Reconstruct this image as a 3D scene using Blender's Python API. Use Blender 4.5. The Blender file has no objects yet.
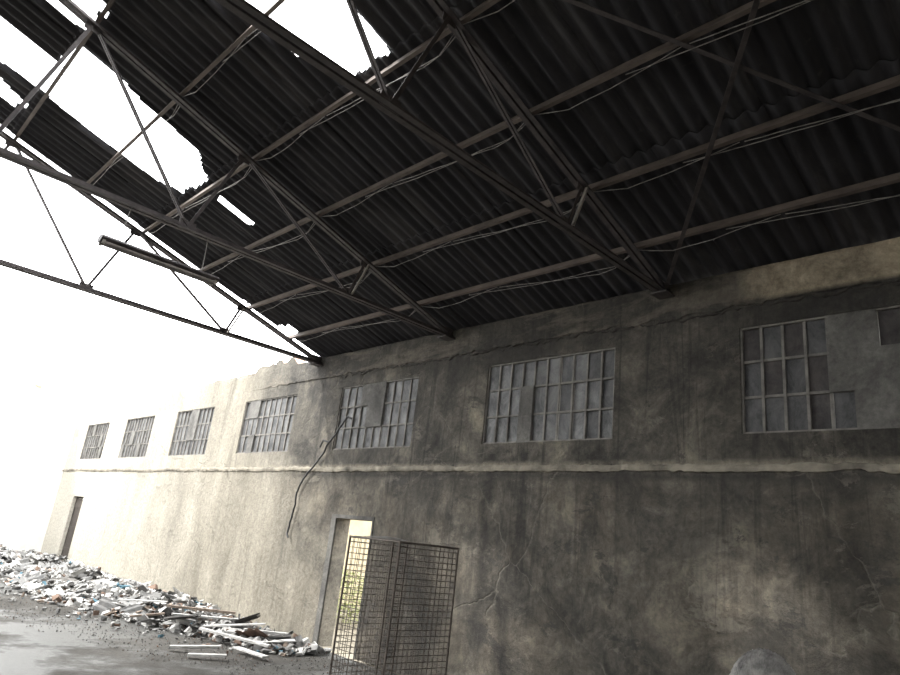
import bpy, bmesh, math, random
from mathutils import Vector, Matrix, Euler, noise
random.seed(7)
S = bpy.context.scene
COL = S.collection
R = random.uniform

# ------------------------------------------------------------------ helpers
def obj_from_bm(name, bm, mats, smooth=False, parent=None):
    me = bpy.data.meshes.new(name)
    bm.normal_update()
    bm.to_mesh(me); bm.free()
    for m in mats: me.materials.append(m)
    if smooth:
        for p in me.polygons: p.use_smooth = True
    o = bpy.data.objects.new(name, me); COL.objects.link(o)
    if parent: o.parent = parent
    return o

def empty(name, loc=(0,0,0)):
    e = bpy.data.objects.new(name, None); COL.objects.link(e); e.location = loc
    e.empty_display_size = .2
    return e

def box(bm, lo, hi, mi=0):
    x0,y0,z0 = lo; x1,y1,z1 = hi
    v = [bm.verts.new(p) for p in [(x0,y0,z0),(x1,y0,z0),(x1,y1,z0),(x0,y1,z0),(x0,y0,z1),(x1,y0,z1),(x1,y1,z1),(x0,y1,z1)]]
    for f in [(0,3,2,1),(4,5,6,7),(0,1,5,4),(1,2,6,5),(2,3,7,6),(3,0,4,7)]:
        bm.faces.new([v[i] for i in f]).material_index = mi
    return v

L_PROF = lambda s,t: [(0,0),(s,0),(s,t),(t,t),(t,s),(0,s)]
def R_PROF(r,n=6): return [(r*math.cos(2*math.pi*i/n), r*math.sin(2*math.pi*i/n)) for i in range(n)]
def B_PROF(w,h): return [(-w/2,-h/2),(w/2,-h/2),(w/2,h/2),(-w/2,h/2)]
def bar(bm, p1, p2, prof, up=(0,0,1), mi=0):
    p1=Vector(p1); p2=Vector(p2); d=(p2-p1).normalized(); up=Vector(up)
    s=d.cross(up)
    if s.length<1e-4: s=d.cross(Vector((1,0,0)))
    s.normalize(); u=s.cross(d).normalized()
    a=[bm.verts.new(p1+s*x+u*y) for x,y in prof]; b=[bm.verts.new(p2+s*x+u*y) for x,y in prof]
    n=len(prof)
    for i in range(n):
        bm.faces.new((a[i],a[(i+1)%n],b[(i+1)%n],b[i])).material_index=mi
    bm.faces.new(a[::-1]).material_index=mi; bm.faces.new(b).material_index=mi

def curve_obj(name, polys, r, mat, parent=None, res=2, radii=None, rr=None):
    cu=bpy.data.curves.new(name,'CURVE'); cu.dimensions='3D'; cu.bevel_depth=r; cu.bevel_resolution=res
    for k,pl in enumerate(polys):
        sp=cu.splines.new('POLY'); sp.points.add(len(pl)-1)
        for i,p in enumerate(pl):
            sp.points[i].co=(*p,1)
            if radii: sp.points[i].radius=radii[i]
            if rr: sp.points[i].radius=rr(p)
    cu.materials.append(mat)
    o=bpy.data.objects.new(name,cu); COL.objects.link(o)
    if parent: o.parent=parent
    return o

# ------------------------------------------------------------------ materials
class NT:
    def __init__(s,name):
        s.m=bpy.data.materials.new(name); s.m.use_nodes=True
        s.t=s.m.node_tree; s.b=s.t.nodes['Principled BSDF']
        s.tc=s.t.nodes.new('ShaderNodeTexCoord')
    def n(s,ty,**k):
        nd=s.t.nodes.new(ty)
        for a,v in k.items(): setattr(nd,a,v)
        return nd
    def link(s,a,b): s.t.links.new(a,b)
    def mapping(s,sc=(1,1,1),loc=(0,0,0)):
        m=s.n('ShaderNodeMapping'); m.inputs['Scale'].default_value=sc; m.inputs['Location'].default_value=loc
        s.link(s.tc.outputs['Object'],m.inputs[0]); return m.outputs[0]
    def noise(s,scale,detail=6,rough=.6,vec=None,dist=0):
        nd=s.n('ShaderNodeTexNoise'); nd.inputs['Scale'].default_value=scale
        nd.inputs['Detail'].default_value=detail; nd.inputs['Roughness'].default_value=rough
        nd.inputs['Distortion'].default_value=dist
        s.link(vec if vec else s.tc.outputs['Object'],nd.inputs['Vector']); return nd.outputs['Fac']
    def ramp(s,fac,stops):
        r=s.n('ShaderNodeValToRGB'); e=r.color_ramp.elements
        while len(e)<len(stops): e.new(.5)
        for i,(p,c) in enumerate(stops):
            e[i].position=p; e[i].color=(*c,1) if len(c)==3 else c
        s.link(fac,r.inputs[0]); return r.outputs[0]
    def g(s,fac,a,b):
        return s.ramp(fac,[(a,(0,0,0)),(b,(1,1,1))])
    def mix(s,f,a,b,mode='MIX'):
        m=s.n('ShaderNodeMix',data_type='RGBA',blend_type=mode)
        for idx,v in ((0,f),(6,a),(7,b)):
            if isinstance(v,(int,float)): m.inputs[idx].default_value=v
            elif isinstance(v,tuple): m.inputs[idx].default_value=(*v,1)
            else: s.link(v,m.inputs[idx])
        return m.outputs[2]
    def math(s,op,a,b=0.0):
        m=s.n('ShaderNodeMath',operation=op)
        for i,v in enumerate((a,b)):
            if isinstance(v,(int,float)): m.inputs[i].default_value=v
            else: s.link(v,m.inputs[i])
        return m.outputs[0]
    def maprange(s,v,a,b,c=0,d=1):
        m=s.n('ShaderNodeMapRange'); s.link(v,m.inputs[0])
        for i,x in enumerate((a,b,c,d)): m.inputs[i+1].default_value=x
        return m.outputs[0]
    def near(s,v,c,w):
        return s.maprange(s.math('ABSOLUTE',s.math('SUBTRACT',v,c)),w,0)
    def sep(s):
        x=s.n('ShaderNodeSeparateXYZ'); s.link(s.tc.outputs['Object'],x.inputs[0]); return x.outputs
    def color(s,c):
        if isinstance(c,tuple): s.b.inputs['Base Color'].default_value=(*c,1)
        else: s.link(c,s.b.inputs['Base Color'])
    def rough(s,v):
        if isinstance(v,(int,float)): s.b.inputs['Roughness'].default_value=v
        else: s.link(v,s.b.inputs['Roughness'])
    def bump(s,h,st=.3,dist=.02):
        b=s.n('ShaderNodeBump'); b.inputs['Strength'].default_value=st; b.inputs['Distance'].default_value=dist
        s.link(h,b.inputs['Height']); s.link(b.outputs[0],s.b.inputs['Normal'])

def simple(name,c1,c2,scale=5,rough=.8,bump=.2,metal=0,vec=(1,1,1),detail=6):
    n=NT(name); f=n.noise(scale,detail,.65,n.mapping(vec))
    n.color(n.ramp(f,[(.3,c1),(.7,c2)])); n.rough(rough); n.b.inputs['Metallic'].default_value=metal
    if bump: n.bump(n.noise(scale*4,5,.7,n.mapping(vec)),bump,.01)
    return n.m

def make_wall_mat(name, beam=False):
    n=NT(name); MU=lambda a,b:n.math('MULTIPLY',a,b)
    sx=n.sep(); y,z=sx[1],sx[2]
    big=n.noise(.5,12,.7,n.mapping((1,1,1),(3,5,1)),.8)
    med=n.noise(2.0,12,.74,None,.5)
    fine=n.noise(13,10,.8)
    c=n.ramp(big,[(.34,(.036,.033,.029)),(.46,(.076,.070,.060)),(.54,(.112,.103,.087)),(.66,(.19,.173,.142))])
    c=n.mix(1.0,c,n.ramp(med,[(.32,(.34,.335,.33)),(.5,(.93,.92,.90)),(.66,(1.65,1.6,1.48))]),'MULTIPLY')
    lown=MU(n.maprange(z,2.95,2.5),n.g(n.noise(.7,9,.68,n.mapping((1,1,1),(9,2,4)),.6),.42,.58))
    c=n.mix(MU(lown,.6),c,n.mix(1.0,(.180,.154,.117),n.ramp(med,[(.35,(.45,.45,.45)),(.65,(1.35,1.35,1.35))]),'MULTIPLY'))
    fl=n.g(n.noise(1.15,12,.74,n.mapping((1,.8,1.5),(5,9,3)),.3),.585,.60)
    c=n.mix(MU(fl,.6),c,(.19,.172,.14))
    fl2=n.g(n.noise(1.5,12,.76,n.mapping((1,.8,1.3),(1,3,8)),.3),.58,.60)
    c=n.mix(MU(fl2,.7),c,(.044,.041,.038))
    # broad soot clouds
    sb=n.g(n.noise(.62,11,.72,n.mapping((1,1,.8),(12,4,7)),.7),.50,.60)
    c=n.mix(MU(sb,.5),c,(.040,.037,.033))
    st=n.noise(1.3,9,.74,n.mapping((1,4.2,.22)),.7)
    runz=n.maprange(z,.6,3.1,.35,1.0)
    c=n.mix(MU(MU(n.g(st,.53,.62),.65),runz),c,(.025,.023,.021))
    st2=n.noise(2.6,9,.74,n.mapping((1,3.5,.3),(0,7,3)),.5)
    c=n.mix(MU(n.g(st2,.60,.70),.3),c,(.23,.215,.18))
    yn=n.math('ADD',y,MU(n.math('SUBTRACT',n.noise(2.4,8,.7),.5),.55))
    s3=MU(MU(n.near(yn,5.9,.18),n.maprange(z,1.4,.5)),.95)
    c=n.mix(s3,c,(.012,.011,.010))
    for yy,wd,z0,z1,k in ((6.35,.14,.4,3.1,.8),(5.75,.09,1.0,3.1,.7),(7.0,.06,.8,2.9,.5),(4.7,.08,1.8,3.1,.5),(8.4,.07,1.9,3.1,.45)):
        c=n.mix(MU(MU(n.near(yn,yy,wd),n.maprange(z,z0,z0+1.2)),MU(n.maprange(z,z1+.02,z1),k)),c,(.022,.020,.018))
    gr=MU(n.maprange(z,3.7,4.7),n.g(n.noise(1.1,8,.68,n.mapping((1,.6,1.4),(1,8,2)),.4),.36,.54))
    c=n.mix(MU(gr,.7),c,(.040,.037,.033))
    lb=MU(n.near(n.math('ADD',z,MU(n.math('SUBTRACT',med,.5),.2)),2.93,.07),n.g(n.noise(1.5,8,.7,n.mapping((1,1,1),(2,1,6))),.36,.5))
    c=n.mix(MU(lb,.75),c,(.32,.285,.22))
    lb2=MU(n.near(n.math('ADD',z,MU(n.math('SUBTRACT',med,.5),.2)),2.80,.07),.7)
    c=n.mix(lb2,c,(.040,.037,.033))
    vo=n.n('ShaderNodeTexVoronoi',feature='DISTANCE_TO_EDGE'); vo.inputs['Scale'].default_value=.42
    wv=n.n('ShaderNodeVectorMath',operation='ADD'); nz=n.n('ShaderNodeTexNoise'); nz.inputs['Scale'].default_value=2.2; nz.inputs['Detail'].default_value=6
    n.link(n.tc.outputs['Object'],nz.inputs['Vector']); n.link(n.tc.outputs['Object'],wv.inputs[0])
    sc=n.n('ShaderNodeVectorMath',operation='SCALE'); sc.inputs['Scale'].default_value=.35; n.link(nz.outputs['Color'],sc.inputs[0])
    n.link(sc.outputs[0],wv.inputs[1]); n.link(wv.outputs[0],vo.inputs['Vector'])
    cr=n.ramp(vo.outputs['Distance'],[(.0,(1,1,1)),(.005,(0,0,0))])
    crm=MU(cr,n.g(n.noise(.5,3,.5,n.mapping((1,1,1),(4,4,4))),.46,.56))
    c=n.mix(MU(crm,.5),c,(.24,.22,.18))
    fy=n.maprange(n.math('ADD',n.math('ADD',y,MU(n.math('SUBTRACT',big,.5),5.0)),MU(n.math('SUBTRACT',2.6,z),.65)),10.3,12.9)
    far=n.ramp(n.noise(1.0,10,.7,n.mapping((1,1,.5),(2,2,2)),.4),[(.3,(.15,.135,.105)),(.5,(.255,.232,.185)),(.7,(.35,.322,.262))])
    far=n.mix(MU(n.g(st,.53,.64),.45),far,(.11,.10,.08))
    far=n.mix(MU(n.maprange(y,14.5,25),.75),far,(.56,.53,.46))  # haze painted in: wall colour whitens toward the far end
    c=n.mix(MU(fy,.92),c,far)  # near wall darker with soot and painted roof shade, paler past the roof edge
    if beam:
        c=n.mix(MU(n.g(n.noise(1.0,9,.7,n.mapping((1,.5,1.6),(5,1,3)),.5),.50,.58),.5),c,(.19,.165,.13))
        c=n.mix(MU(MU(n.maprange(yn,2.85,2.45),n.maprange(z,4.70,4.76)),.9),c,n.mix(1.0,(.40,.335,.24),n.ramp(med,[(.35,(.4,.4,.4)),(.6,(1.3,1.3,1.3))]),'MULTIPLY'))
    c=n.mix(.75,c,n.ramp(fine,[(.3,(.22,.22,.22)),(.7,(.72,.72,.72))]),'OVERLAY')
    n.color(c); n.rough(.95)
    h=n.math('ADD',MU(med,1.6),MU(fine,.8)); h=n.math('SUBTRACT',h,MU(crm,.6)); h=n.math('SUBTRACT',h,MU(fl,.25))
    n.bump(h,.9,.035)
    return n.m

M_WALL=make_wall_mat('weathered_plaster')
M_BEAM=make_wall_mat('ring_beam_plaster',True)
M_LEDGE=simple('chipped_ledge',(.06,.054,.045),(.36,.325,.255),2.2,.95,.6,detail=12)
def patchmat():
    n=NT('cement_patch'); a=n.noise(1.6,12,.74,None,.4); f=n.noise(14,9,.8)
    c=n.ramp(a,[(.34,(.065,.062,.057)),(.5,(.125,.120,.11)),(.66,(.20,.193,.175))])
    c=n.mix(.7,c,n.ramp(f,[(.3,(.25,.25,.25)),(.7,(.7,.7,.7))]),'OVERLAY'); n.color(c); n.rough(.95); n.bump(n.math('ADD',a,f),.8,.03); return n.m
M_PATCH=patchmat()
M_PALE=simple('bleached_plaster',(.62,.60,.56),(.80,.79,.76),1.5,.9,.3)
M_BRICK=simple('broken_brick',(.30,.16,.11),(.50,.36,.28),6,.9,.4)
M_STEEL=simple('rusty_steel',(.050,.044,.046),(.13,.112,.11),7,.6,.3,.2)
M_PURL=simple('purlin_steel',(.085,.068,.060),(.21,.172,.148),6,.7,.3,.1,(1,.4,1))
M_PALEST=simple('dusty_steel',(.26,.24,.21),(.48,.44,.40),9,.7,.2)
M_ROD=simple('galvanised_rod',(.16,.15,.14),(.34,.32,.30),10,.5,0,.3)
M_WIRE=simple('cage_wire',(.055,.045,.038),(.14,.112,.092),20,.6,.1,.3)
M_BLACK=simple('black_cable',(.012,.012,.012),(.03,.03,.03),20,.6,0)
M_CRACK=simple('crack_shadow_dirt',(.02,.018,.015),(.06,.053,.045),9,.95,.4)
M_FRAME=simple('concrete_frame',(.085,.080,.073),(.25,.235,.21),5,.9,.3,detail=10)
M_DOORWOOD=simple('dark_door_wood',(.03,.026,.022),(.075,.06,.05),5,.8,.3,0,(1,4,.4))
M_WOOD=simple('old_plank',(.13,.10,.08),(.30,.24,.19),5,.85,.3,0,(1,3,1))
M_RW=simple('asbestos_shard_pale',(.28,.275,.265),(.56,.55,.53),5,.9,.3)
M_RG=simple('asbestos_shard_grey',(.09,.09,.09),(.23,.225,.215),5,.9,.3)
M_RD=simple('charred_debris',(.02,.019,.018),(.075,.07,.065),7,.85,.4)
M_RB=simple('brown_debris',(.07,.045,.034),(.19,.125,.09),6,.9,.4)
M_RBL=simple('green_blue_debris',(.03,.09,.12),(.10,.20,.26),6,.7,.3)
M_CLOTH=simple('grey_sack_cloth',(.14,.13,.12),(.27,.255,.235),12,.95,.4)

n=NT('asbestos_cement_sooty'); a=n.noise(1.0,9,.7,n.mapping((.35,2.6,1)),.3); b2=n.noise(9,6,.7)
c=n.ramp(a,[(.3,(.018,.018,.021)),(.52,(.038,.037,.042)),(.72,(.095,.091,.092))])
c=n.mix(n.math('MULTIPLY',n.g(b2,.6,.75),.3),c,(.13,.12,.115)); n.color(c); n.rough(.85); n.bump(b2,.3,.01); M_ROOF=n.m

def glass(name,c1,c2):
    n=NT(name); f=n.noise(4,10,.78,n.mapping((1,1,.7)),.4); n.color(n.ramp(f,[(.38,c1),(.62,c2)]))
    n.rough(n.maprange(n.noise(9,4),.3,.7,.35,.8)); n.b.inputs['Specular IOR Level'].default_value=.35; return n.m
M_G1=glass('dusty_glass',(.045,.047,.048),(.17,.17,.166))
M_G2=glass('brown_glass',(.020,.018,.018),(.065,.056,.052))
M_G3=glass('grey_glass',(.03,.03,.032),(.10,.10,.098))

n=NT('wet_dirty_concrete'); a=n.noise(.45,9,.65,None,.5); f=n.noise(22,9,.8); w=n.g(n.noise(.38,8,.65,n.mapping((1,1,1),(7,3,0))),.46,.54)
c=n.ramp(a,[(.3,(.040,.037,.032)),(.5,(.075,.070,.063)),(.7,(.115,.11,.10))])
c=n.mix(.8,c,n.ramp(f,[(.3,(.2,.2,.2)),(.7,(.75,.75,.75))]),'OVERLAY')
c=n.mix(n.math('MULTIPLY',w,.5),c,(.050,.054,.052)); n.color(c)
n.b.inputs['Specular IOR Level'].default_value=.25
n.rough(n.maprange(w,0,1,.95,.40)); n.bump(n.math('MULTIPLY',f,n.maprange(w,0,1,1,.3)),.8,.03); M_FLOOR=n.m
M_SOIL=simple('outdoor_soil',(.12,.10,.07),(.26,.23,.17),2,.95,.5)
M_RUBBASE=simple('rubble_fines',(.045,.04,.036),(.20,.19,.175),9,.95,.8,detail=10)
M_LEAF=simple('leaf_green',(.17,.20,.06),(.36,.38,.16),6,.6,0)
M_CREAM=simple('cream_render',(.42,.36,.24),(.55,.48,.34),2,.9,.2)

# ------------------------------------------------------------------ dimensions
XW=7.0; XL=-8.0; XR=-.5; Y0=-8.0; YG=26.7; PITCH=.31
BAY=3.745
TR_Y=[3.695+BAY*k for k in range(-3,3)]
def zs(x):
    return 5.13+PITCH*((7-x) if x>=XR else (x+8))

# ------------------------------------------------------------------ walls
def wall_long(name,x0,x1,y0,y1,z1,openings,mat):
    ys=sorted(set([y0,y1]+[o[0] for o in openings]+[o[1] for o in openings]))
    zz=sorted(set([0,z1]+[o[2] for o in openings]+[o[3] for o in openings]))
    solid=lambda i,j: 0<=i<len(ys)-1 and 0<=j<len(zz)-1 and not any(o[0]-1e-5<=ys[i] and ys[i+1]<=o[1]+1e-5 and o[2]-1e-5<=zz[j] and zz[j+1]<=o[3]+1e-5 for o in openings)
    bm=bmesh.new()
    q=lambda *p: bm.faces.new([bm.verts.new(v) for v in p])
    for i in range(len(ys)-1):
        for j in range(len(zz)-1):
            if not solid(i,j): continue
            a,b,c,d=ys[i],ys[i+1],zz[j],zz[j+1]
            q((x0,a,c),(x0,a,d),(x0,b,d),(x0,b,c)); q((x1,a,c),(x1,b,c),(x1,b,d),(x1,a,d))
            if not solid(i-1,j): q((x0,a,c),(x1,a,c),(x1,a,d),(x0,a,d))
            if not solid(i+1,j): q((x0,b,c),(x0,b,d),(x1,b,d),(x1,b,c))
            if not solid(i,j-1): q((x0,a,c),(x0,b,c),(x1,b,c),(x1,a,c))
            if not solid(i,j+1): q((x0,a,d),(x1,a,d),(x1,b,d),(x0,b,d))
    bmesh.ops.remove_doubles(bm,verts=bm.verts,dist=1e-5)
    return obj_from_bm(name,bm,[mat])

WIN=[(.67+3.735*k,.67+3.735*k+2.17) for k in range(-2,7)]
WZ0,WZ1=3.255,4.44
ops=[(a,b,WZ0,WZ1) for a,b in WIN]
D1=(8.83,9.84,0,2.06); D2=(23.7,24.75,0,2.05)
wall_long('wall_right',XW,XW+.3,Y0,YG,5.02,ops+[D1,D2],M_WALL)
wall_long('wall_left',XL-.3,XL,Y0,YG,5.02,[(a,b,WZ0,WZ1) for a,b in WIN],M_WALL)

def wall_head(name,x0,x1,ya,yb,base,fn,mat,mat2):
    bm=bmesh.new(); st=.12; k=int((yb-ya)/st); prev=None
    for i in range(k+1):
        y=ya+(yb-ya)*i/k; h=fn(y)
        cur=[bm.verts.new(p) for p in ((x0,y,base),(x0+.01,y,base+h),(x1-.01,y,base+h*.95),(x1,y,base))]
        if prev:
            for a in range(3):
                bm.faces.new((prev[a],cur[a],cur[a+1],prev[a+1])).material_index=1 if a==1 else 0
        else: bm.faces.new(cur)
        prev=cur
    bm.faces.new(prev[::-1])
    return obj_from_bm(name,bm,[mat,mat2])
wall_head('trim_1',XW,XW+.3,Y0,11.6,5.018,lambda y:.12+.012*noise.noise((y*3,0,0)),M_BEAM,M_PATCH)
wall_head('trim_2',XW,XW+.3,11.6,YG,5.018,lambda y:max(.02,.09+.07*noise.noise((y*1.3,3,0))+.05*noise.noise((y*5,1,0))+(.22 if 12.2<y<13.8 else 0)*(.6+.7*noise.noise((y*4,7,0)))),M_WALL,M_BRICK)

def gable(name,ya,yb,gap=None,mat=M_PALE,jag=.05):
    bm=bmesh.new(); k=110
    def seg(xs,zb):
        prev=None
        for x in xs:
            zt=zs(x)-.05+jag*noise.noise((x*2.5,ya,0))+jag*.8*noise.noise((x*8,ya,2))
            cur=[bm.verts.new(p) for p in ((x,ya,zb),(x,ya,zt),(x,yb,zt),(x,yb,zb))]
            if prev:
                for a in range(4):
                    bm.faces.new((prev[a],prev[(a+1)%4],cur[(a+1)%4],cur[a])).material_index=1 if a==1 else 0
            else: bm.faces.new(cur)
            prev=cur
        bm.faces.new(prev[::-1])
    L=XL-.3; Rr=XW+.3
    if gap:
        g0,g1,gz=gap
        lin=lambda a,b,n:[a+(b-a)*i/n for i in range(n+1)]
        seg(lin(L,g0,40),0); seg(lin(g0,g1,30),gz); seg(lin(g1,Rr,40),0)
    else: seg([L+(Rr-L)*i/k for i in range(k+1)],0)
    return obj_from_bm(name,bm,[mat,M_BRICK])
gable('wall_far',YG,YG+.3,None,M_PALE,.09)
bm=bmesh.new(); x=XL
while x<XW:
    s=R(.05,.13)
    if random.random()<.5:
        vs=box(bm,(x-s,YG+.02,zs(x)-.11),(x+s,YG+.28,zs(x)-.02+R(0,.10)))
    x+=R(.12,.4)
obj_from_bm('trim_7',bm,[M_BRICK])
gable('wall_entrance',Y0-.3,Y0,(-3.2,2.2,3.9),M_WALL,0)

def ledge(name,z,h,out,ya,yb,mat,x=XW,sgn=-1,seed=0,mid=0):
    bm=bmesh.new(); k=int((yb-ya)/.03); prev=None
    for i in range(k+1):
        y=ya+(yb-ya)*i/k
        nn=lambda s,f: noise.noise((y*f,s+seed,0))
        w=mid*noise.noise((y*.55,seed+9,0))
        o=max(.004,out*(.9+.8*nn(1,1.3)+.8*nn(2,9))); hh=h*(.95+.4*nn(3,2.5)+.4*nn(4,11)); zz=z+w+.02*nn(5,3)+.010*nn(6,14)
        pts=[(x-sgn*.02,zz-hh/2),(x+sgn*o*.8,zz-hh*.42),(x+sgn*o,zz),(x+sgn*o*.7,zz+hh*.35),(x-sgn*.02,zz+hh*.6)]
        cur=[bm.verts.new((px,y,pz)) for px,pz in pts]
        if prev:
            for a in range(4): bm.faces.new((prev[a],cur[a],cur[a+1],prev[a+1]))
        prev=cur
    return obj_from_bm(name,bm,[mat])
ledge('trim_3',2.90,.09,.036,Y0,YG,M_LEDGE,seed=1,mid=.03)
bm=bmesh.new(); prev=None; k=700
for i in range(k+1):
    y=Y0+(14-Y0)*i/k
    zb=4.68+.035*noise.noise((y*.7,1,1))+.04*noise.noise((y*4,2,1))+.03*noise.noise((y*14,2,1))
    o=.024+.012*noise.noise((y*3,5,0))
    if y>11.6: o*=max(.05,(14-y)/2.4)
    cur=[bm.verts.new(p) for p in ((XW+.02,y,zb),(XW-o,y,zb+.015),(XW-o,y,4.9),(XW-o*.8,y,5.10),(XW+.02,y,5.12))]
    if prev:
        for a in range(4): bm.faces.new((prev[a],cur[a],cur[a+1],prev[a+1]))
    prev=cur
obj_from_bm('trim_4',bm,[M_BEAM])
y=-1.0; cr=[]
while y<10.5:
    cr.append((XW-.002,y,4.665+.035*noise.noise((y*.7,1,1))+.05*noise.noise((y*5,3,1))+.03*noise.noise((y*17,3,1)))); y+=.025
curve_obj('trim_5',[cr],.015,M_CRACK,rr=lambda p:max(.1,.8+1.6*noise.noise((p[1]*1.7,0,0))+1.0*noise.noise((p[1]*11,0,0))))

# ------------------------------------------------------------------ windows
def window(name,ya,yb,fill,gmat):
    bm=bmesh.new(); cols=10; rows=3; w=(yb-ya)/cols; h=(WZ1-WZ0)/rows
    t=.028; xf=XW+.028
    box(bm,(xf-.01,ya,WZ0),(xf+.08,ya+.022,WZ1),0); box(bm,(xf-.01,yb-.022,WZ0),(xf+.08,yb,WZ1),0)
    box(bm,(xf-.01,ya,WZ0),(xf+.08,yb,WZ0+.022),0); box(bm,(xf-.01,ya,WZ1-.022),(xf+.08,yb,WZ1),0)
    for i in range(1,cols):
        j1=R(-.004,.004)
        for r_ in range(rows):
            if (i,r_) in fill and (i-1,r_) in fill: continue
            box(bm,(xf,ya+i*w-t/2+j1,WZ0+r_*h+.001),(xf+.05,ya+i*w+t/2+j1,WZ0+(r_+1)*h-.001),0)
    for j in range(1,rows):
        for i in range(cols):
            if (i,j) in fill and (i,j-1) in fill: continue
            box(bm,(xf+.004,ya+i*w,WZ0+j*h-t/2),(xf+.046,ya+(i+1)*w,WZ0+j*h+t/2),0)
    for i in range(cols):
        for j in range(rows):
            a,b,c,d=ya+i*w+t/2,ya+(i+1)*w-t/2,WZ0+j*h+t/2,WZ0+(j+1)*h-t/2
            if (i,j) in fill:
                L_=(i-1,j) in fill; R_=(i+1,j) in fill; D_=(i,j-1) in fill; U_=(i,j+1) in fill
                box(bm,(xf-.018,a-t*(.5 if L_ else .9),c-t*(.5 if D_ else (.9 if j else .5))),(xf+.052,b+t*(.5 if R_ else .9),d+t*(.5 if (U_ or j==2) else .9)),2)
            else:
                dx=R(-.008,.008); dz=R(-.008,.008)
                vs=[bm.verts.new(p) for p in ((xf+.026+dx,a,c),(xf+.026-dx,b,c),(xf+.026-dx+dz,b,d),(xf+.026+dx+dz,a,d))]
                bm.faces.new(vs[::-1]).material_index=1 if random.random()<.7 else 3
    return obj_from_bm(name,bm,[M_FRAME,gmat,M_PATCH,M_G3])
for k,(a,b) in enumerate(WIN):
    idx=k-2
    if idx==0: fill={(i,j) for i in range(4,6) for j in (1,2)}|{(i,j) for i in range(0,4) for j in (0,1)}|{(4,0)}; gm=M_G2
    elif idx==1: fill={(6,0),(6,1)}; gm=M_G1
    elif idx==2: fill={(i,j) for i in (4,5) for j in (1,2)}|{(6,2)}; gm=M_G1
    elif idx==3: fill={(7,0),(7,2),(8,2)}; gm=M_G1
    elif idx==4: fill={(4,1),(5,1),(5,2),(4,2)}; gm=M_G1
    else: fill={(random.randrange(10),random.randrange(3)) for _ in range(3)}; gm=M_G1
    window('window_%d'%(k+1),a,b,fill,gm)

bm=bmesh.new()
ya,yb,_,zt=D1
box(bm,(XW-.012,yb,0),(XW+.02,yb+.13,zt+.06)); box(bm,(XW-.012,ya-.04,0),(XW+.02,ya,zt+.06)); box(bm,(XW-.012,ya,zt),(XW+.02,yb,zt+.06))
obj_from_bm('trim_6',bm,[M_PATCH])
bm=bmesh.new(); ya,yb,_,zt=D2
box(bm,(XW+.10,ya,0),(XW+.16,ya+.06,zt)); box(bm,(XW+.10,yb-.06,0),(XW+.16,yb,zt)); box(bm,(XW+.10,ya,zt-.06),(XW+.16,yb,zt))
for i in range(6):
    w=(yb-ya-.13)/6; box(bm,(XW+.115,ya+.065+i*w,.02),(XW+.145,ya+.065+(i+1)*w-.008,zt-.07))
for z in (.35,1.0,1.7): box(bm,(XW+.095,ya+.07,z),(XW+.115,yb-.07,z+.1))
box(bm,(XW+.08,ya+.12,.98),(XW+.095,ya+.16,1.12))
obj_from_bm('door_1',bm,[M_DOORWOOD])

# ------------------------------------------------------------------ floor / ground
bm=bmesh.new(); nx,ny=50,116
g=[[bm.verts.new((XL+(XW-XL)*i/nx,Y0+(YG-Y0)*j/ny,-.012+.012*noise.noise((i*.33,j*.33,0)))) for j in range(ny+1)] for i in range(nx+1)]
for i in range(nx):
    for j in range(ny): bm.faces.new((g[i][j],g[i+1][j],g[i+1][j+1],g[i][j+1]))
obj_from_bm('floor',bm,[M_FLOOR],True)
bm=bmesh.new()
vs=[bm.verts.new(p) for p in ((-60,-60,-.06),(70,-60,-.06),(70,90,-.06),(-60,90,-.06))]; bm.faces.new(vs)
obj_from_bm('ground_outdoor',bm,[M_SOIL])

# ------------------------------------------------------------------ corrugated roof
H1=[(3.06,4.66),(3.08,5.35),(2.75,5.42),(2.5,5.62),(2.1,5.75),(1.75,5.88),(.4,5.95),(.4,4.5),(2.4,4.60)]
H2=[(.2,9.9),(1.0,9.68),(1.6,9.78),(2.2,9.76),(3.05,9.55),(3.08,8.7),(2.6,8.30),(1.5,8.22),(1.04,8.2),(.95,8.8),(.2,8.9)]
H3=[(3.4,8.82),(3.95,8.9),(3.9,9.02),(3.4,9.0)]
H4=[(.5,7.05),(1.05,7.2),(1.0,7.9),(.1,8.05)]
H5=[(.1,10.1),(1.0,10.2),(.8,10.6),(.1,10.5)]
H6=[(.2,6.2),(1.02,6.25),(1.0,7.0),(.2,6.9)]
H7=[(6.0,11.0),(6.3,11.0),(6.3,11.5),(6.0,11.5)]
HOLES=[H1,H2,H3,H4,H5,H6,H7]
def inpoly(x,y,P):
    c=False; j=len(P)-1
    for i in range(len(P)):
        xi,yi=P[i]; xj,yj=P[j]
        if (yi>y)!=(yj>y) and x<(xj-xi)*(y-yi)/(yj-yi)+xi: c=not c
        j=i
    return c
WAVE=.177
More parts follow.
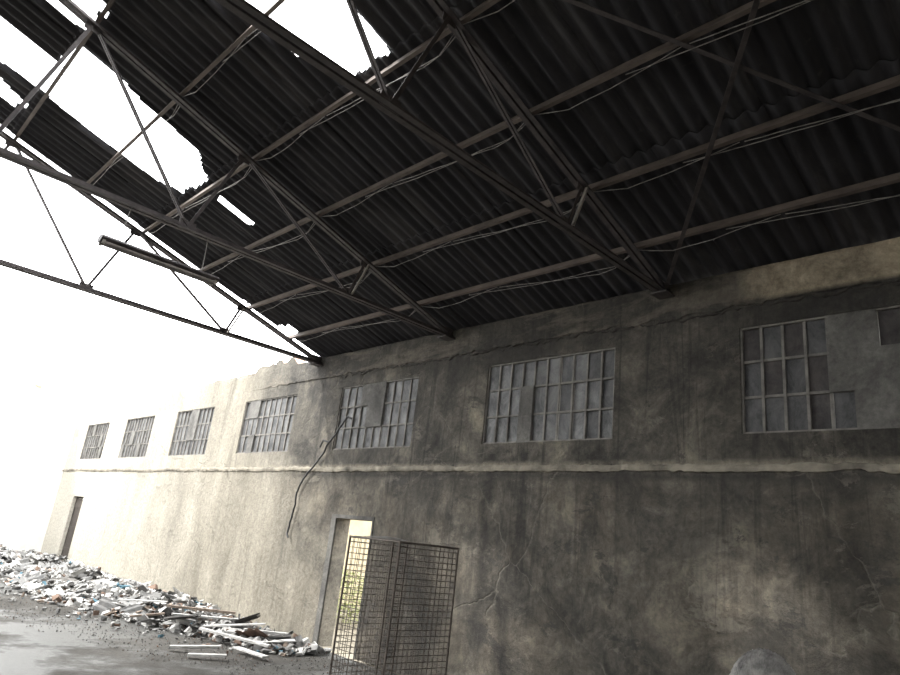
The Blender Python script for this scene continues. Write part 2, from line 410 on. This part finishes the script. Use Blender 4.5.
def sheet(bm,xa,xb,ya,yb,lift,holes,jag=0):
    n1=max(2,int(abs(xb-xa)/.035)) if holes else max(2,int(abs(xb-xa)/.2)); n2=int(round((yb-ya)/WAVE*8))
    dz=R(-.004,.004); tw=R(-.008,.008); sk=R(-.015,.015)
    ea=R(-.04,.04); V={}
    for i in range(n1+1):
        t=i/n1; x=xa+ea+(xb-xa-ea)*t
        for j in range(n2+1):
            y=ya+(yb-ya)*j/n2
            z=zs(x)+.068+lift*(1-t)+dz+tw*(j/n2-.5)+.026*math.sin(2*math.pi*y/WAVE)
            V[i,j]=(x,y+sk*t,z)
    made={}
    def gv(k):
        if k not in made: made[k]=bm.verts.new(V[k])
        return made[k]
    for i in range(n1):
        for j in range(n2):
            cx=(V[i,j][0]+V[i+1,j][0])/2; cy=(V[i,j][1]+V[i,j+1][1])/2
            px=cx+.10*noise.noise((cx*2,cy*4,1))+.05*noise.noise((cx*5,cy*9,4)); py=cy+.05*noise.noise((cx*2,cy*2,7))
            if holes and any(inpoly(px,py,P) for P in holes): continue
            if jag and cy>jag+.12*noise.noise((cx*2.2,0,3))+.06*noise.noise((cx*9,0,5)): continue
            bm.faces.new((gv((i,j)),gv((i+1,j)),gv((i+1,j+1)),gv((i,j+1))))
bm=bmesh.new()
rows=[(7.22,5.15),(5.3,3.05),(3.2,.95),(1.1,XR)]
CW=WAVE*6
for r,(xa,xb) in enumerate(rows):
    y=11.42
    while y>Y0:
        sheet(bm,xa,xb,y-CW-.02,y,.018,HOLES if y>4 else [],11.33 if y>11 else 0); y-=CW
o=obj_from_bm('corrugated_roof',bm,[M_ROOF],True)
m=o.modifiers.new('t','SOLIDIFY'); m.thickness=.007; m.offset=1
bm=bmesh.new()
random.seed(21)
for r,(xa,xb) in enumerate([(-8.2,-6.1),(-6.25,-4.1),(-4.25,-2.0),(-2.15,XR)]):
    y=11.42
    while y>Y0:
        if random.random()<.82: sheet(bm,xa,xb,y-CW-.02,y,.018,[])
        y-=CW
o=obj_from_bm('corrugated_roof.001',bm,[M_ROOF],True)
m=o.modifiers.new('t','SOLIDIFY'); m.thickness=.007; m.offset=1
random.seed(5)

# ------------------------------------------------------------------ purlins
PX=[6.23,5.27,4.2,3.14,2.08,1.03,-.2]
for x in PX+[-1-p for p in PX]:
    bm=bmesh.new(); z=zs(x)-.03
    sl=-PITCH if x>=XR else PITCH
    up=Vector((-sl,0,1)).normalized()
    ye=11.30+R(-.05,.12)
    bar(bm,(x,Y0,z),(x,ye,z),[(-.020,-.036),(.020,-.036),(.020,-.030),(-.014,-.030),(-.014,.038),(.020,.038),(.020,.045),(-.020,.045)],up)
    obj_from_bm('roof_purlin',bm,[M_PURL])

pol=[]
for x in PX[:5]:
    z=zs(x)-.08
    for ty in TR_Y[2:5]:
        L=BAY; q=R(.8,1.15)
        pol.append([(x,ty+.03,z),(x+.02,ty+.28,z-.15*q),(x+.02,ty+.5,z-.18*q),(x,ty+1.2,z-.12*q),(x,ty+2.1,z-.02)])
        pol.append([(x+.03,ty+.03,z-.01),(x+.05,ty+.3,z-.11*q),(x+.03,ty+1.5,z-.10*q),(x+.02,ty+2.7,z-.01)])
        pol.append([(x,ty+L-.03,z),(x+.01,ty+L-.45,z-.11*q),(x+.01,ty+L-.9,z-.09*q),(x,ty+L-1.6,z-.01)])
pol2=[]
for pl in pol:
    out=[]
    for i in range(len(pl)-1):
        a,b=Vector(pl[i]),Vector(pl[i+1])
        for t in range(6):
            p=a.lerp(b,t/6); out.append((p.x+.012*noise.noise(p*2.3),p.y,p.z+.008*noise.noise(p*3)))
    out.append(pl[-1]); pol2.append(out)
curve_obj('purlin_tie_rods',pol2,.0042,M_ROD)

# ------------------------------------------------------------------ trusses
def truss(y):
    e=empty('roof_truss',(0,0,0))
    ZB=4.985; zt=lambda x: zs(x)-.105
    def part(nm,f,mat=M_STEEL):
        bm=bmesh.new(); f(bm); o=obj_from_bm(nm,bm,[mat]); o.parent=e
    g=.012
    LP=[(g,0),(g+.052,0),(g+.052,.007),(g+.007,.007),(g+.007,.062),(g,.062)]
    LM=[(-a,b) for a,b in LP][::-1]
    def pair(bm,p,q,s=1):
        for pr in (LP,LM): bar(bm,p,q,[(a*s,b*s) for a,b in pr])
    part('bottom_chord',lambda bm: pair(bm,(XL-.05,y,ZB),(XW+.05,y,ZB),1.1))
    part('top_chord_1',lambda bm: pair(bm,(XR,y,zt(XR)-.04),(XW+.05,y,zt(7)-.05),1.05))
    part('top_chord_2',lambda bm: pair(bm,(XL-.05,y,zt(7)-.05),(XR,y,zt(XR)-.04),1.05))
    T=[5.1,3.0,1.0]; B=[4.88,2.52,.48]
    def webs(bm):
        for s in (0,1):
            mx=(lambda x:x) if not s else (lambda x:-1-x)
            P=lambda x:(mx(x),y,zt(mx(x))); Q=lambda x:(mx(x),y,ZB+.03)
            for a,b,d in ((T[1],B[0],1),(T[2],B[1],1),(XR,B[2],1),(T[0],B[0],0),(T[1],B[1],0),(T[2],B[2],0)):
                if d: pair(bm,P(a),Q(b),.5)
                else: bar(bm,P(a),Q(b),[(p-.02,q-.02) for p,q in L_PROF(.04,.006)])
    part('web_members',webs)
    def gus(bm):
        for s in (0,1):
            mx=(lambda x:x) if not s else (lambda x:-1-x)
            for b in B: box(bm,(mx(b)-.10,y-.005,ZB+.0),(mx(b)+.10,y+.005,ZB+.12))
            for t in T:
                z=zt(mx(t)); box(bm,(mx(t)-.08,y-.005,z-.10),(mx(t)+.08,y+.005,z+.0))
        for xx in (6.78,XL+.0):
            box(bm,(xx,y-.007,ZB-.02),(xx+.22,y+.007,ZB+.16)); box(bm,(xx-.02 if xx>0 else xx,y-.1,ZB-.03),(xx+.24,y+.1,ZB-.01))
    part('gusset_plates',gus)
for y in TR_Y: truss(y)

for ty in TR_Y[3:6]:
    bm=bmesh.new(); bar(bm,(5.13,ty-.05,zs(5.1)-.16),(4.92,ty-.05,5.02),B_PROF(.035,.02)); obj_from_bm('steel_strut',bm,[M_PALEST])

def zbr(x): return zs(x)-.10
for ya,yb in ((-.05,3.695),(-7.54,-3.8)):
    for a,b,dz in ((2.19,6.95,0),(6.95,2.19,-.05)):
        bm=bmesh.new(); bar(bm,(a,yb,zbr(a)+dz),(b,ya,zbr(b)+dz),L_PROF(.045,.006)); obj_from_bm('wind_brace',bm,[M_STEEL])

lamp=empty('fluorescent_light_fitting',(0,0,0))
fx0,fx1,fy,fz=1.67,3.02,7.45,4.53
bm=bmesh.new()
bar(bm,(fx0,fy,fz),(fx1,fy,fz+.0),[(-.09,-.01),(-.03,-.05),(.03,-.05),(.09,-.01),(.09,0),(.04,.035),(-.04,.035),(-.09,0)])
o=obj_from_bm('housing',bm,[M_STEEL]); o.parent=lamp
bm=bmesh.new()
for s in (-.055,.055): bar(bm,(fx0+.05,fy+s,fz-.045),(fx1-.05,fy+s,fz-.045),R_PROF(.013,8))
for xx in (fx0+.02,fx1-.05):
    for s in (-.055,.055): box(bm,(xx,fy+s-.015,fz-.065),(xx+.03,fy+s+.015,fz-.01))
o=obj_from_bm('tubes',bm,[M_PALEST]); o.parent=lamp
curve_obj('hangers',[[(fx0+.2,fy,fz+.03),(fx0+.22,fy,5.0)],[(fx1-.2,fy,fz+.03),(fx1-.22,fy,5.0)]],.006,M_ROD,lamp)

pts=[(10.03,3.71),(10.2,3.52),(10.38,3.36),(10.5,3.17),(10.72,2.95),(10.9,2.82),(11.08,2.62),(11.16,2.45),(11.14,2.2),(11.2,1.95),(11.24,1.7),(11.17,1.62)]
pl=[]
for i in range(len(pts)-1):
    for t in range(5):
        a=t/5; y=pts[i][0]*(1-a)+pts[i+1][0]*a; z=pts[i][1]*(1-a)+pts[i+1][1]*a
        pl.append((XW-.055-.03*abs(noise.noise((y*5,z*5,0))),y+.03*noise.noise((z*6,1,0)),z))
curve_obj('hanging_cable',[pl,[(XW-.06,10.03,3.71),(XW-.07,9.9,3.84),(XW-.04,9.8,3.80)],[(XW-.07,10.35,3.38),(XW-.1,10.5,3.42),(XW-.07,10.62,3.30)]],.017,M_BLACK)

# ------------------------------------------------------------------ wire mesh cage
cage=empty('wire_mesh_cage',(0,0,0))
cx,cy,cw,ch=4.2,4.85,.77,1.79
bm=bmesh.new()
for dx in (0,cw):
    for dy in (0,cw): bar(bm,(cx+dx,cy+dy,0),(cx+dx,cy+dy,ch),R_PROF(.011,8))
for z in (.04,ch-.01):
    for a,b in (((0,0),(cw,0)),((cw,0),(cw,cw)),((cw,cw),(0,cw)),((0,cw),(0,0))):
        bar(bm,(cx+a[0],cy+a[1],z),(cx+b[0],cy+b[1],z),R_PROF(.010,8))
for dx in (0,cw):
    for dy in (0,cw): box(bm,(cx+dx-.04,cy+dy-.04,-.01),(cx+dx+.04,cy+dy+.04,.006))
bar(bm,(cx,cy+.10,.05),(cx,cy+.10,ch),R_PROF(.009,8))
obj_from_bm('frame',bm,[M_WIRE],parent=cage)
bm=bmesh.new(); sp=.068; N=int(cw/sp)
P=R_PROF(.0030,4)
for i in range(1,N+1):
    d=i*cw/(N+1)
    for a,b in (((d,0),(d,0)),((d,cw),(d,cw)),((0,d),(0,d)),((cw,d),(cw,d))):
        j=R(-.006,.006)
        bar(bm,(cx+a[0]+j,cy+a[1],.04),(cx+b[0],cy+b[1]+j,ch),P)
    bar(bm,(cx+d,cy,ch),(cx+d,cy+cw,ch),P); bar(bm,(cx,cy+d,ch),(cx+cw,cy+d,ch),P)
Nz=int(ch/.055)
for i in range(1,Nz):
    z=.04+i*(ch-.04)/Nz
    for a,b in (((0,0),(cw,0)),((cw,0),(cw,cw)),((cw,cw),(0,cw)),((0,cw),(0,0))):
        bar(bm,(cx+a[0],cy+a[1],z+R(-.004,.004)),(cx+b[0],cy+b[1],z),P)
obj_from_bm('mesh_panels',bm,[M_WIRE],parent=cage)
bm=bmesh.new(); nn=26; G=[]
for i in range(nn+1):
    row=[]
    for j in range(nn+1):
        u=i/nn; v=j/nn; x=cx+.04+u*.30; y=cy+.26+v*.36
        e=min(u,1-u,v,1-v)*6; e=min(1,e)
        z=ch+.006+.022*e*(.6+noise.noise((x*7,y*7,0))+.5*noise.noise((x*17,y*17,3)))
        x+=.02*noise.noise((v*5,1,u*5)); y+=.03*noise.noise((u*5,2,v*5))
        row.append(bm.verts.new((x,y,z)))
    G.append(row)
for i in range(nn):
    for j in range(nn): bm.faces.new((G[i][j],G[i+1][j],G[i+1][j+1],G[i][j+1]))
obj_from_bm('crumpled_sack',bm,[M_CLOTH],True,parent=cage)

# ------------------------------------------------------------------ rubble
def xe(y):
    K=[(7,6.6),(9,5.9),(10.5,5.3),(12,4.8),(15,3.9),(19,4.0),(23,2.5),(27,1.5)]
    for i in range(len(K)-1):
        if K[i][0]<=y<=K[i+1][0]:
            t=(y-K[i][0])/(K[i+1][0]-K[i][0]); return K[i][1]*(1-t)+K[i+1][1]*t
    return 6.6 if y<7 else 1.5
def hgt(x,y):
    t=max(0,min(1,(x-xe(y))/1.3)); t=t*t*(3-2*t)
    yy=max(0,min(1,(y-10.3)/3.0)); yy=yy*yy*(3-2*yy)
    wallfall=1-.5*max(0,(x-6.0))
    return t*yy*wallfall*(.16+.22*noise.noise((x*.9,y*.6,3))+.08*noise.noise((x*3,y*3,1)))-.02
rub=empty('rubble_pile',(0,0,0))
bm=bmesh.new(); nx,ny=70,190; xa,xb,ya,yb=1.5,6.985,9.0,26.68
g=[]
for i in range(nx+1):
    row=[]
    for j in range(ny+1):
        x=xa+(xb-xa)*i/nx; y=ya+(yb-ya)*j/ny; h=hgt(x,y)
        row.append(bm.verts.new((x,y,h+(.03*noise.noise((i*.9,j*.9,0)) if h>0 else -.02))))
    g.append(row)
for i in range(nx):
    for j in range(ny): bm.faces.new((g[i][j],g[i+1][j],g[i+1][j+1],g[i][j+1]))
obj_from_bm('mound',bm,[M_RUBBASE],True,parent=rub)
bm=bmesh.new()
def chunk(x,y,z,sx,sy,sz,mi,tilt=.5):
    rot=Euler((R(-tilt,tilt),R(-tilt,tilt),R(0,6.28))).to_matrix()
    vs=box(bm,(-sx/2,-sy/2,-sz/2),(sx/2,sy/2,sz/2),mi)
    for v in vs:
        v.co=Vector((v.co.x*R(.5,1.15),v.co.y*R(.5,1.15),v.co.z*R(.7,1.1))); v.co=rot@v.co+Vector((x,y,z))
        v.co.x=min(v.co.x,6.985)
def shard(x,y,z,L,waves,mi,tilt=.5):
    rot=Euler((R(-tilt,tilt),R(-tilt,tilt),R(0,6.28))).to_matrix(); n=waves*6; T=.007
    top=[]
    for side in (0,1):
        row=[]
        for j in range(n+1):
            w=j/6*WAVE; e=(L/2+R(-.06,.06))*(1 if side else -1)
            row.append([bm.verts.new(rot@Vector((e,w-n/12*WAVE,.024*math.sin(w/WAVE*6.283)+k*T))+Vector((x,y,z))) for k in (0,1)])
        top.append(row)
    for j in range(n):
        a,b=top[0],top[1]
        for f in ((a[j][1],b[j][1],b[j+1][1],a[j+1][1]),(a[j][0],a[j+1][0],b[j+1][0],b[j][0]),(a[j][0],a[j][1],a[j+1][1],a[j+1][0]),(b[j][0],b[j+1][0],b[j+1][1],b[j][1])):
            bm.faces.new(f).material_index=mi
    for j in (0,n):
        bm.faces.new((top[0][j][0],top[1][j][0],top[1][j][1],top[0][j][1])).material_index=mi
mats=[M_RW,M_RG,M_RD,M_RB,M_RBL,M_WOOD]
cnt=0
while cnt<4300:
    y=9.2+(26.3-9.2)*random.random()**1.2; x=R(1.6,6.85)
    d=x-xe(y)
    if d<-.6: continue
    if d<.15 and random.random()<.85: continue
    h=max(0,hgt(x,y)); cnt+=1
    near=y<14.5
    bl=noise.noise((x*1.1,y*1.1,8))   # patches of similar debris lie together
    r=min(.999,max(0,random.random()+.35*bl))
    if near: mi=0 if r<.36 else (1 if r<.60 else (2 if r<.80 else (3 if r<.92 else (4 if r<.96 else 5))))
    else: mi=0 if r<.62 else (1 if r<.82 else (2 if r<.88 else (3 if r<.94 else (4 if r<.97 else 5))))
    if random.random()<.08 and d>.3 and x<6.6: shard(x,y,h+.02+R(0,.05),R(.12,.42),random.choice((1,1,2,2,3)),random.choice((0,1,1)),.55)
    else:
        s=R(.025,.10)+(.17*random.random()**3); s=s if d>.1 else s*.6
        th=R(.01,.05)+(.06 if random.random()<.1 else 0); chunk(x,y,h+th/2+(.02 if d>.2 else 0)*R(0,2),s,s*R(.35,1),th,mi,.8 if d>.2 else .12)
obj_from_bm('shards',bm,mats,parent=rub)
bm=bmesh.new()
for (x1,y1,x2,y2,w,t,z1,z2,m_) in [(4.55,9.3,4.95,9.0,.1,.03,.03,.06,0),(5.3,10.6,5.9,9.5,.09,.03,.16,.08,0),(5.2,11.5,6.2,11.1,.10,.03,.24,.22,0),(5.7,9.9,6.4,9.6,.16,.02,.06,.14,0),(5.4,12.2,6.4,11.6,.08,.04,.28,.26,1),(4.5,9.8,5.1,9.5,.09,.04,.04,.08,0),
     (5.4,9.6,5.5,8.9,.12,.02,.06,.05,0),(4.8,12.2,5.3,12.0,.07,.03,.1,.18,1),(6.0,10.5,6.7,10.2,.1,.05,.15,.12,0),(5.0,13.4,5.7,12.9,.12,.02,.22,.26,0),(5.5,10.9,6.1,10.1,.18,.02,.15,.3,0)]:
    bar(bm,(x1,y1,z1),(x2,y2,z2),B_PROF(w,t),mi=m_)
obj_from_bm('broken_planks',bm,[M_RW,M_WOOD],parent=rub)
bm=bmesh.new(); shard(6.0,10.2,.13,.35,2,0,.5); shard(5.3,11.3,.22,.4,2,1,.5); shard(6.3,11.0,.24,.4,2,1,.6)
obj_from_bm('burnt_sheets',bm,[M_RB,M_RD],parent=rub)
bm=bmesh.new()
for _ in range(5500):
    y=6.8+9*random.random()**1.1; x=R(1.8,6.9)
    if x<xe(y)-1.7+1.2*noise.noise((x*.8,y*.8,5)): continue
    s=R(.004,.015); z=max(0,hgt(x,y))
    rot=Euler((R(0,3),R(0,3),R(0,3))).to_matrix(); mi=random.choice((1,1,1,1,2,2,3))
    v=[bm.verts.new(rot@Vector(p)*s*R(.7,1.2)+Vector((x,y,z+s*.35))) for p in ((1,0,0),(-1,0,0),(0,1,0),(0,-1,0),(0,0,.7),(0,0,-.7))]
    for f in ((0,2,4),(2,1,4),(1,3,4),(3,0,4),(2,0,5),(1,2,5),(3,1,5),(0,3,5)): bm.faces.new([v[i] for i in f]).material_index=mi
obj_from_bm('grit',bm,[M_RW,M_RG,M_RD,M_RB],parent=rub)

# ------------------------------------------------------------------ outside the doorway
bm=bmesh.new()
for _ in range(3600):
    a=R(0,6.28); rr=random.random()**.5; x=9.6+1.0*rr*math.cos(a); y=13.5+1.5*rr*math.sin(a); z=R(.0,1.3)*(1-.4*rr)
    rot=Euler((R(-1,1),R(-1,1),R(0,6))).to_matrix(); s=R(.02,.045)
    v=[bm.verts.new(rot@Vector(p)*s+Vector((x,y,z))) for p in ((-1,0,0),(0,-.5,.1),(1.2,0,0),(0,.5,.1))]; bm.faces.new(v)
for _ in range(16):
    bar(bm,(9.6+R(-.3,.3),13.7+R(-.3,.3),-.06),(9.6+R(-.8,.8),13.7+R(-1,1),R(.7,1.2)),R_PROF(.012,5))
obj_from_bm('shrub',bm,[M_LEAF])
ob=empty('outbuilding',(0,0,0))
bm=bmesh.new(); box(bm,(12.5,10,-.06),(16.5,24,2.9)); obj_from_bm('walls',bm,[M_CREAM],parent=ob)
bm=bmesh.new(); box(bm,(12.1,9.6,2.9),(16.9,24.4,3.05)); obj_from_bm('roof_slab',bm,[M_PATCH],parent=ob)
bm=bmesh.new()
for y in (11,20): box(bm,(12.46,y,1.0),(12.5,y+1.2,2.1))
obj_from_bm('shutters',bm,[M_DOORWOOD],parent=ob)

# ------------------------------------------------------------------ grey-haired man
M_SKIN=simple('skin',(.30,.17,.11),(.38,.22,.15),12,.55,.05)
M_SHIRT=simple('shirt_cloth',(.10,.13,.18),(.15,.18,.24),14,.9,.3)
M_PANTS=simple('trouser_cloth',(.03,.03,.035),(.06,.06,.065),14,.9,.3)
M_SHOE=simple('shoe_leather',(.015,.012,.01),(.03,.025,.02),10,.5,.1)
M_HAIR=simple('grey_hair',(.12,.115,.11),(.60,.58,.55),30,.65,.2)
M_EYE=simple('eye_white',(.7,.7,.68),(.75,.75,.73),3,.2,0)
M_PUP=simple('eye_iris',(.02,.012,.008),(.04,.02,.01),3,.2,0)
MX,MY,HT=1.74,.67,1.624
man=empty('man',(MX,MY,0)); man.rotation_euler=(0,0,math.radians(12))
def skinmesh(name,verts,edges,radii,mat,sub=2,root=0):
    me=bpy.data.meshes.new(name); me.from_pydata(verts,edges,[]); o=bpy.data.objects.new(name,me); COL.objects.link(o)
    o.modifiers.new('s','SKIN'); m=o.modifiers.new('d','SUBSURF'); m.levels=sub; m.render_levels=sub
    for i,r in enumerate(radii):
        r=r if isinstance(r,tuple) else (r,r)
        me.skin_vertices[0].data[i].radius=r
    me.skin_vertices[0].data[root].use_root=True
    bpy.context.view_layer.update()
    ev=o.evaluated_get(bpy.context.evaluated_depsgraph_get()); m2=bpy.data.meshes.new_from_object(ev)
    bpy.data.objects.remove(o); o=bpy.data.objects.new(name,m2); COL.objects.link(o); o.parent=man
    for mm in (mat if isinstance(mat,list) else [mat]): m2.materials.append(mm)
    for p in m2.polygons: p.use_smooth=True
    return o
V=[(0,0,.90),(0,0,1.03),(.01,0,1.18),(0,0,1.31),(-.01,0,1.39),(0,0,1.46)]
Rd=[(.14,.11),(.135,.105),(.15,.115),(.145,.11),(.07,.065),(.052,.052)]
E=[(0,1),(1,2),(2,3),(3,4),(4,5)]
for s in (1,-1):
    b=len(V); V+=[(-.01,.165*s,1.335),(-.03,.215*s,1.08),(.05,.225*s,.86)]; Rd+=[.062,.045,.028]; E+=[(3,b),(b,b+1),(b+1,b+2)]
    b=len(V); V+=[(0,.09*s,.82),(.02,.10*s,.46),(-.01,.105*s,.09),(.0,.11*s,.045),(.14,.125*s,.035)]; Rd+=[.092,.062,.045,.045,(.035,.042)]; E+=[(0,b),(b,b+1),(b+1,b+2),(b+2,b+3),(b+3,b+4)]
bd=skinmesh('body',V,E,Rd,[M_SHIRT,M_PANTS,M_SHOE,M_SKIN])
for p in bd.data.polygons:
    c=p.center; z=c.z
    if z<.09: p.material_index=2
    elif z<.93 and abs(c.y)<.19: p.material_index=1
    elif z<.93 or z>1.425: p.material_index=3
for s in (1,-1):
    w=Vector((.05,.225*s,.86))
    V=[w,w+Vector((.012,0,-.045)),w+Vector((.02,0,-.085))]; Rr=[.026,(.018,.036),(.015,.036)]
    skinmesh('palm',[tuple(v) for v in V],[(0,1),(1,2)],Rr,M_SKIN)
    for k,(off,L) in enumerate(((.03,.070),(.011,.080),(-.009,.074),(-.028,.058))):
        b0=w+Vector((.02+off*.9,0,-.075)); 
        V=[b0,b0+Vector((.004,-.004*s,-L*.42)),b0+Vector((.002,-.016*s,-L*.75)),b0+Vector((-.004,-.03*s,-L))]
        skinmesh('finger_%d'%(k+1),[tuple(v) for v in V],[(0,1),(1,2),(2,3)],[.0092,.0088,.008,.0068],M_SKIN)
    b0=w+Vector((.03,0,-.03)); V=[b0,b0+Vector((.028,-.012*s,-.03)),b0+Vector((.034,-.02*s,-.06))]
    skinmesh('thumb',[tuple(v) for v in V],[(0,1),(1,2)],[.012,.0105,.008],M_SKIN)
hc=Vector((.02,0,HT-.118))
bm=bmesh.new(); bmesh.ops.create_uvsphere(bm,u_segments=48,v_segments=36,radius=1)
def headshape(p):
    x,y,z=p
    sx,sy,sz=.098,.078,.116
    if z<0: sy*=1-.28*(-z)**1.3; sx*=1-.10*(-z)
    X=x*sx; Y=y*sy; Z=z*sz
    if x>0:
        gs=lambda a,b,w,h: math.exp(-((y-a)/w)**2-((z-b)/h)**2)
        X+=.026*gs(0,-.16,.13,.16)+.012*gs(0,.02,.09,.2)
        X-=.011*(gs(.38,.04,.2,.12)+gs(-.38,.04,.2,.12))
        X+=.006*gs(0,.22,.6,.1)
        X+=.007*gs(0,-.46,.25,.05)+.007*gs(0,-.56,.23,.05)-.006*gs(0,-.51,.25,.02)
        X+=.012*gs(0,-.82,.3,.15)
    return Vector((X,Y,Z))
for v in bm.verts: v.co=headshape(v.co)+hc
obj_from_bm('head',bm,[M_SKIN],True,parent=man)
for s in (1,-1):
    bm=bmesh.new(); bmesh.ops.create_uvsphere(bm,u_segments=16,v_segments=12,radius=.0125)
    for v in bm.verts: v.co=v.co+hc+Vector((.079,.029*s,.005))
    obj_from_bm('eye',bm,[M_EYE],True,parent=man)
    bm=bmesh.new(); bmesh.ops.create_uvsphere(bm,u_segments=12,v_segments=8,radius=.0058)
    for v in bm.verts: v.co=v.co+hc+Vector((.0885,.029*s,.005))
    obj_from_bm('iris',bm,[M_PUP],True,parent=man)
    bm=bmesh.new(); bmesh.ops.create_uvsphere(bm,u_segments=20,v_segments=14,radius=1)
    for v in bm.verts:
        x,y,z=v.co; d=.6 if (x*x+z*z)<.4 and y*s>0 else 1
        v.co=Vector((x*.019-z*.004,y*.009*d+s*.004*abs(x),z*.031))+hc+Vector((-.004,.079*s,-.006))
    obj_from_bm('ear',bm,[M_SKIN],True,parent=man)
bm=bmesh.new(); bmesh.ops.create_uvsphere(bm,u_segments=60,v_segments=44,radius=1)
dl=[v for v in bm.verts if v.co.z<(.42 if v.co.x>.35 else (.12 if v.co.x>-.1 else -.35))+.05*noise.noise(v.co*5)]
bmesh.ops.delete(bm,geom=dl,context='VERTS')
for v in bm.verts: v.co=headshape(v.co)*(1.035+.02*noise.noise(v.co*9))+hc
obj_from_bm('hair_base',bm,[M_HAIR],True,parent=man)
st=[]
for _ in range(5500):
    z=R(-.3,1); a=R(0,6.28); r=math.sqrt(1-z*z); p=Vector((r*math.cos(a),r*math.sin(a),z))
    if z<(.42 if p.x>.35 else (.12 if p.x>-.1 else -.35)): continue
    axis=Vector((.25,.9,0)); fl=axis.cross(p); fl.normalize(); fl=(fl+.5*Vector((noise.noise(p*3),noise.noise(p*3+Vector((5,0,0))),0)))
    fl=(fl+Vector((R(-.4,.4),R(-.4,.4),0))).normalized()
    L=R(.10,.26); pts=[]; hh=R(.02,.07)
    for t in (0,.33,.66,1.0):
        q=(p+fl*L*t).normalized(); pts.append(tuple(headshape(q)*(1.04+hh*math.sin(t*2.2))+hc))
    st.append(pts)
curve_obj('hair_strands',st,.0009,M_HAIR,man,0,[1,.9,.7,.3])

# ------------------------------------------------------------------ camera
Xc=Vector((.7025,-.2880,-.6507)).normalized(); Yc=Vector((-.7032,-.1407,-.6969)); Yc=(Yc-Xc*Yc.dot(Xc)).normalized(); Zc=Xc.cross(Yc)
M=Matrix((Xc,Yc,Zc)).to_4x4(); M.translation=Vector((0,0,1.78))
cd=bpy.data.cameras.new('camera'); cam=bpy.data.objects.new('camera',cd); COL.objects.link(cam)
cam.matrix_world=M; cd.sensor_width=36; cd.lens=661/900*36; cd.clip_start=.05; cd.clip_end=300
S.camera=cam

# ------------------------------------------------------------------ light
w=bpy.data.worlds.new('overcast'); S.world=w; w.use_nodes=True
bg=w.node_tree.nodes['Background']; bg.inputs[0].default_value=(.98,.99,1,1); bg.inputs[1].default_value=7.2
sd=bpy.data.lights.new('sun','SUN'); sd.energy=4.5; sd.angle=math.radians(3.5); sd.color=(1,.97,.92)
so=bpy.data.objects.new('sun',sd); COL.objects.link(so)
d=Vector((.63,-.34,-.70)); so.rotation_euler=d.to_track_quat('-Z','Y').to_euler(); so.location=(-10,20,15)
S.view_settings.view_transform='Standard'; S.view_settings.look='None'; S.view_settings.exposure=0
